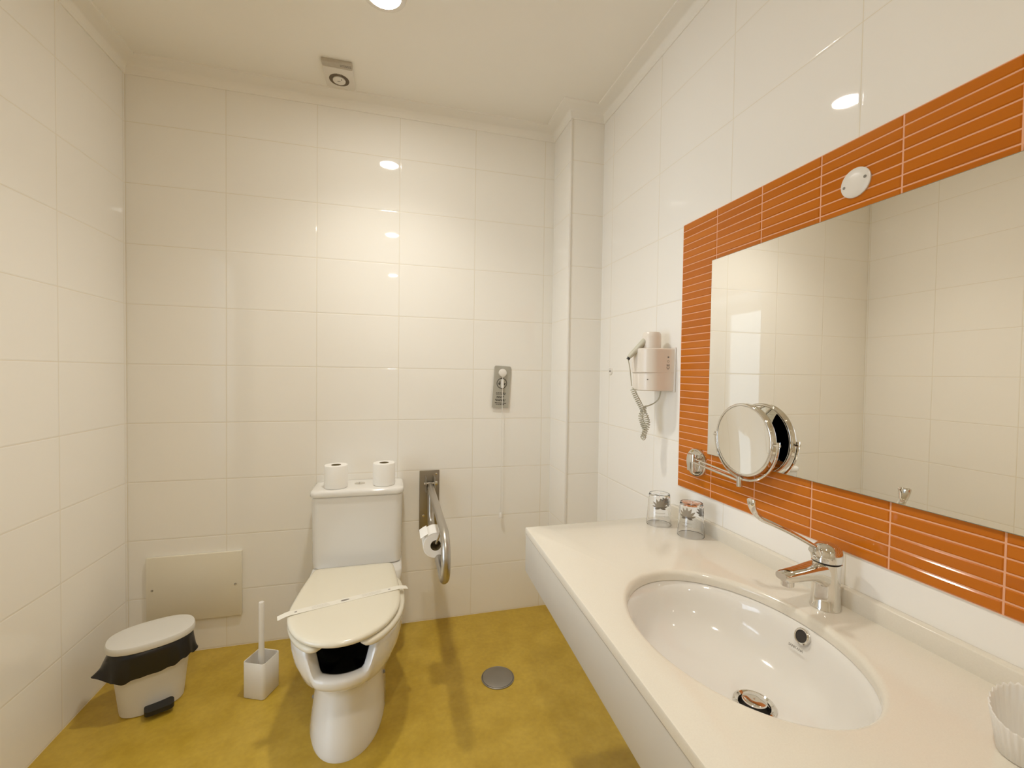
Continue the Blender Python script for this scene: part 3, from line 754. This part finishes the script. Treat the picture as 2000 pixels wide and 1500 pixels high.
    g = G(); g.add(*loft(rings)); lid = g.build('lid', M['seat'], t, sharp=40)
    # cistern
    g = G()
    g.add(*loft([rrect(TX-.172, TX+.172, -.188, -.012, .03, .3915), rrect(TX-.182, TX+.183, -.196, -.008, .035, .3945), rrect(TX-.184, TX+.185, -.197, -.006, .035, .42), rrect(TX-.187, TX+.189, -.2, -.005, .035, .694), rrect(TX-.184, TX+.186, -.197, -.008, .035, .6975)]))
    g.build('cistern', M['cistern'], t)
    g = G()
    g.add(*loft([rrect(TX-.185, TX+.187, -.198, -.008, .03, .6995), rrect(TX-.191, TX+.193, -.2065, -.003, .035, .7005), rrect(TX-.1925, TX+.1945, -.208, -.002, .036, .704), rrect(TX-.1925, TX+.1945, -.208, -.002, .036, .716), rrect(TX-.190, TX+.192, -.2055, -.004, .035, .7225), rrect(TX-.183, TX+.185, -.199, -.010, .032, .7258), rrect(TX-.165, TX+.167, -.18, -.03, .03, .7265)]))
    cl = g.build('cistern_lid', M['ceramic'], t, sharp=50)
    g = G(); g.add(*lathe((TX+.002, -.095, .7262), [(.0235, 0), (.0235, .002), (.021, .0032), (.001, .0035)], 36, sx=1.0, sy=.72, cap1=True)); sub(cl, g.build('flush_button', M['chrome'], t))
    g = G(); g.add(*box(TX-.001, TX+.0015, -.112, -.079, .7292, .7301)); sub(cl, g.build('button_split', M['grey_ink'], t))
toilet()

# paper band across the lid
def paper_band():
    a = Vector((.716, -.606, 0)); b = Vector((1.136, -.488, 0)); d = (b-a).normalized(); nn = Vector((-d.y, d.x, 0))
    t = thing('hygiene_band', 'white paper hygiene band laid across the closed toilet lid', 'paper band', (.926, -.545, .424))
    L = (b-a).length
    def zz(s):
        e = min(s, L-s); return .4240 if e > .03 else .4240-.008*((.03-e)/.03)
    n = 50; V = []
    for dz in (0, .0006):
        for k in range(n+1):
            s = L*k/n; p = a+d*s
            for w in (-.0145, .0145): q = p+nn*w; V.append((q.x, q.y, zz(s)+dz))
    F = []; m_ = 2*(n+1)
    for k in range(n):
        i = 2*k; F += [(i, i+2, i+3, i+1), (m_+i, m_+i+1, m_+i+3, m_+i+2), (i, i+2, m_+i+2, m_+i), (i+1, i+3, m_+i+3, m_+i+1)]
    F += [(0, 1, m_+1, m_), (2*n, 2*n+1, m_+2*n+1, m_+2*n)]
    mk('paper_strip', V, F, M['band'], t)
    z = .4249
    def quad(s0, s1, w0, w1): g.add([tuple((a+d*s+nn*w).to_tuple()[:2])+(z,) for s, w in ((s0, w0), (s1, w0), (s1, w1), (s0, w1))], [(0, 1, 2, 3)])
    for s0, s1 in ((.105, .155), (.270, .335)):
        random.seed(int(s0*1000)); g = G()
        for w in (-.006, 0, .006):
            s = s0
            while s < s1: l = random.uniform(.004, .010); quad(s, s+l, w-.0004, w+.0004); s += l+.0015
        g.build('printed_lines', M['tag_grey'], t)
    g = G(); c = a+d*(L*.5-.006)
    g.add([tuple((c+d*.0145*math.cos(2*PI*j/28)+nn*.0055*math.sin(2*PI*j/28)).to_tuple()[:2])+(z,) for j in range(28)], [tuple(range(28))]); g.build('printed_emblem', M['grey_ink'], t)
    for s in (.055, L-.068):
        g = G(); c = a+d*s; g.add([tuple((c+d*.004*math.cos(2*PI*j/8)+nn*.003*math.sin(2*PI*j/8)*(1.6 if j % 2 else .7)).to_tuple()[:2])+(z,) for j in range(8)], [tuple(range(8))])
        g.build('printed_mark', M['grey_ink'], t)
paper_band()

# ------------------------------------------------------------------ toilet rolls
def roll(c, axis, label, group, tail=None, R=.0485, H=.098):
    t = thing('toilet_roll', label, 'toilet roll', c, group)
    cc = (c[0], c[1], c[2]) if axis == 'Z' else (c[0], c[1]-H/2, c[2])
    g = G(); prof = [(.0205, .0004), (R-.002, .0004), (R, .003), (R, H-.003), (R-.002, H), (.0205, H)]
    g.add(*lathe(cc, prof, 48, axis)); g.build('paper', M['paper'], t)
    g = G(); g.add(*lathe(cc, [(.0205, .001), (.0205, H-.0008), (.0195, H-.0008), (.0195, .001)], 32, axis)); g.build('cardboard_core', M['card_core'], t)
    return t
roll((.838, -.138, .7268), 'Z', 'white toilet roll standing on left side of the cistern lid', 'spare toilet rolls on the cistern')
roll((1.040, -.128, .7268), 'Z', 'white toilet roll standing on right side of the cistern lid', 'spare toilet rolls on the cistern')

# ------------------------------------------------------------------ hinged grab rail
def grab_rail():
    X = 1.2535
    t = thing('grab_rail', 'brushed steel fold-down grab rail with wall plate right of the toilet', 'grab rail', (X, 0, .6))
    g = G(); g.add(*bevbox(1.2045, 1.3015, -.006, -.0004, .450, .7525, .0025, 2)); g.build('wall_plate', M['plate_steel'], t)
    for dx in (-.021, .019):
        g = G(); g.add(*bevbox(X+dx-.002, X+dx+.002, -.075, -.005, .660, .730, .0018, 1)); g.build('hinge_bracket', M['steel'], t)
    g = G(); g.add(*tube([(X-.030, -.045, .697), (X+.032, -.045, .697)], .0055, 14)); g.add(*tube([(X+.022, -.045, .697), (X+.034, -.045, .697)], .010, 8)); g.build('hinge_pin', M['chrome'], t)
    r = .0155; zt, zb = .686, .520; y1 = -.655; ra = (zt-zb)/2
    pts = [(X, -.03, zt), (X, -.12, zt), (X, -.30, zt), (X, -.5, zt), (X, y1, zt)]
    for k in range(1, 16):
        a = PI*k/16; pts.append((X, y1-ra*math.sin(a), zb+ra+ra*math.cos(a)))
    pts += [(X, y1, zb), (X, -.5, zb), (X, -.3, zb)]
    pts += [(X, -.16, zb), (X, -.135, zb+.004), (X, -.115, zb+.016), (X, -.103, zb+.035), (X, -.098, zb+.06), (X, -.092, zt-.01)]
    g = G(); g.add(*tube(pts, r, 22, upv=(1, 0, 0))); g.build('rail_tube', M['steel'], t)
    for z in (.735, .53, .47):
        g = G(); g.add(*lathe((1.225 if z != .735 else 1.285, -.006, z), [(.0055, .001), (.0055, -.002), (.001, -.003)], 14, 'Y', cap1=True)); g.build('plate_screw', M['chrome'], t)
    g = G(); g.add(*tube(spline([(X, -.530, zt-.010), (X, -.530, .63), (X-.012, -.520, .592), (X-.012, -.500, .586), (X-.012, -.390, .586)]), .0036, 10)); g.build('roll_holder', M['steel'], t)
    rl = roll((X-.012, -.450, .5715), 'Y', 'white toilet roll with loose end hanging within the steel grab rail', 'toilet roll on the rail')
    # loose folded end
    c = (X-.012, .5715); R = .0487; pts = []
    for k in range(9):
        a = math.radians(60+10*k*.95); pts.append((c[0]+R*math.cos(a), c[1]+R*math.sin(a)))
    pts += [(c[0]-.030, c[1]+.046), (c[0]-.046, c[1]+.038), (c[0]-.058, c[1]+.030)]
    V = []
    for off in (0, .0007):
        for x, z in pts:
            for y in (-.499, -.402): V.append((x, y, z+off))
    n = len(pts); F = []; m_ = 2*n
    for k in range(n-1):
        i = 2*k; F += [(i, i+2, i+3, i+1), (m_+i, m_+i+1, m_+i+3, m_+i+2), (i, i+2, m_+i+2, m_+i), (i+1, i+3, m_+i+3, m_+i+1)]
    F += [(0, 1, m_+1, m_), (2*n-2, 2*n-1, m_+2*n-1, m_+2*n-2)]
    mk('loose_end', V, F, M['paper'], rl)
grab_rail()

# ------------------------------------------------------------------ pedal bin
def pedal_bin():
    cx, cy, an = .226, -.300, math.radians(25); ca, sa = math.cos(an), math.sin(an)
    t = thing('pedal_bin', 'off-white oval pedal bin in the left back corner', 'bin', (cx, cy, 0))
    n = 96
    def se(a, b, z, e=.82, f=None, dx=0, dy=0):
        r = []
        for j in range(n):
            p = 2*PI*j/n; k = 1+(f(p) if f else 0)
            u = a*math.copysign(abs(math.cos(p))**e, math.cos(p))*k+dx; v = b*math.copysign(abs(math.sin(p))**e, math.sin(p))*k+dy
            zz = z(p) if callable(z) else z
            r.append((cx+u*ca-v*sa, cy+u*sa+v*ca, zz))
        return r
    g = G(); g.add(*loft([se(.088, .060, .0), se(.093, .065, .004), se(.095, .067, .02), se(.118, .082, .235), se(.119, .083, .240)])); g.build('bucket', M['bin_plastic'], t)
    g = G(); g.add(*loft([se(.123, .086, .2425), se(.1275, .0895, .2445), se(.1285, .0905, .250), se(.1285, .0905, .262), se(.126, .088, .2665), se(.118, .081, .2685), se(.09, .06, .2692)]))
    g.build('bin_lid', M['bin_plastic'], t)
    # pedal on the long front side, towards the room
    V, F = loft([[(x, y, z) for x, y, z in rrect(-.042, .042, -.112-.0, -.062, .016, z)] for z in (.018, .021, .031, .034)])
    V = [(cx+(x+.018)*ca-y*sa, cy+(x+.018)*sa+y*ca, z) for x, y, z in V]; g = G(); g.add(V, F); g.build('pedal', M['black_plastic'], t)
    # liner folded over the rim
    b = thing('bin_liner', 'black plastic bag folded out over the rim of the pedal bin', 'bag', (cx, cy, .2))
    random.seed(11); ws = [(random.uniform(.6, 1.3), random.uniform(0, 6.28)) for _ in range(6)]
    def wav(p, amp, m0=5): return amp*sum(w*math.sin((m0+3*i)*p+q) for i, (w, q) in enumerate(ws))/3
    def corner(p, c, w): d = abs((p-c+PI) % (2*PI)-PI); return max(0, 1-d/w)
    def f2(p): return .03+wav(p, .022)+.32*corner(p, 3.30, .40)**1.3+.06*corner(p, 6.05, .3)
    def f1(p): return .02+wav(p, .014)+.10*corner(p, 3.30, .5)
    def zb(p): return .160+.014*math.sin(p+1.2)+wav(p, .006)+.036*corner(p, 3.3, .45)-.012*corner(p, 6.05, .35)
    rings = [se(.1195, .0835, .2405), se(.121, .0848, .2400), se(.123, .087, .225, f=lambda p: wav(p, .006)), se(.1235, .0875, .200, f=f1), se(.124, .088, .176, f=lambda p: (f1(p)+f2(p))/2), se(.125, .0885, zb, f=f2), se(.1245, .088, lambda p: zb(p)+.001, f=lambda p: f2(p)-.012), se(.122, .086, .20, f=lambda p: f1(p)-.016), se(.1195, .0835, .2405)]
    g = G(); g.add(*loft(rings, False, False)); g.build('bag', M['bag'], b, sharp=80)
pedal_bin()

# ------------------------------------------------------------------ toilet brush
def brush():
    c = (.598, -.336); a = math.radians(-24); h = .045
    t = thing('brush_holder', 'white square toilet brush holder on floor between bin and toilet', 'brush holder', (c[0], c[1], 0))
    def R(s, r, z): return rot2(rrect(c[0]-s, c[0]+s, c[1]-s, c[1]+s, r, z), c, a)
    g = G(); g.add(*loft([R(h-.003, .010, 0), R(h, .012, .003), R(h, .012, .1355), R(h-.0012, .011, .137), R(h-.003, .010, .136), R(h-.0035, .010, .020)])); g.build('holder_box', M['white_plastic'], t, sharp=50)
    b = thing('toilet_brush', 'white toilet brush standing upright inside its square holder', 'brush', (c[0], c[1], .02))
    g = G(); g.add(*lathe((c[0], c[1]-.002, 0), [(.0115, .05), (.0115, .150), (.0100, .175), (.0098, .345), (.0085, .3485), (.001, .349)], 24, cap0=True, cap1=True)); g.build('handle', M['white_plastic'], b)
    g = G(); random.seed(5)
    g.add(*lathe((c[0], c[1]-.002, 0), [(.010, .022), (.024, .028), (.027, .05), (.024, .075), (.010, .082)], 24, cap0=True, cap1=True)); g.build('bristles', M['white_plastic'], b)
brush()

# ------------------------------------------------------------------ floor drain
t = thing('floor_drain', 'round dull metal drain cover set in the mustard floor', 'drain', (1.497, -.484, 0))
g = G(); g.add(*lathe((1.497, -.484, 0), [(.0665, .0005), (.0665, .003), (.0635, .0042), (.0615, .002)], 56)); g.build('drain_rim', M['drain_steel'], t)
g = G(); g.add(*lathe((1.497, -.484, 0), [(.0615, .0015), (.0615, .0045), (.058, .0058), (.03, .0075), (.001, .0080)], 56, cap1=True)); g.build('drain_cover', M['drain_steel'], t)

for o in bpy.data.objects:
    if '_base' in o: del o['_base']
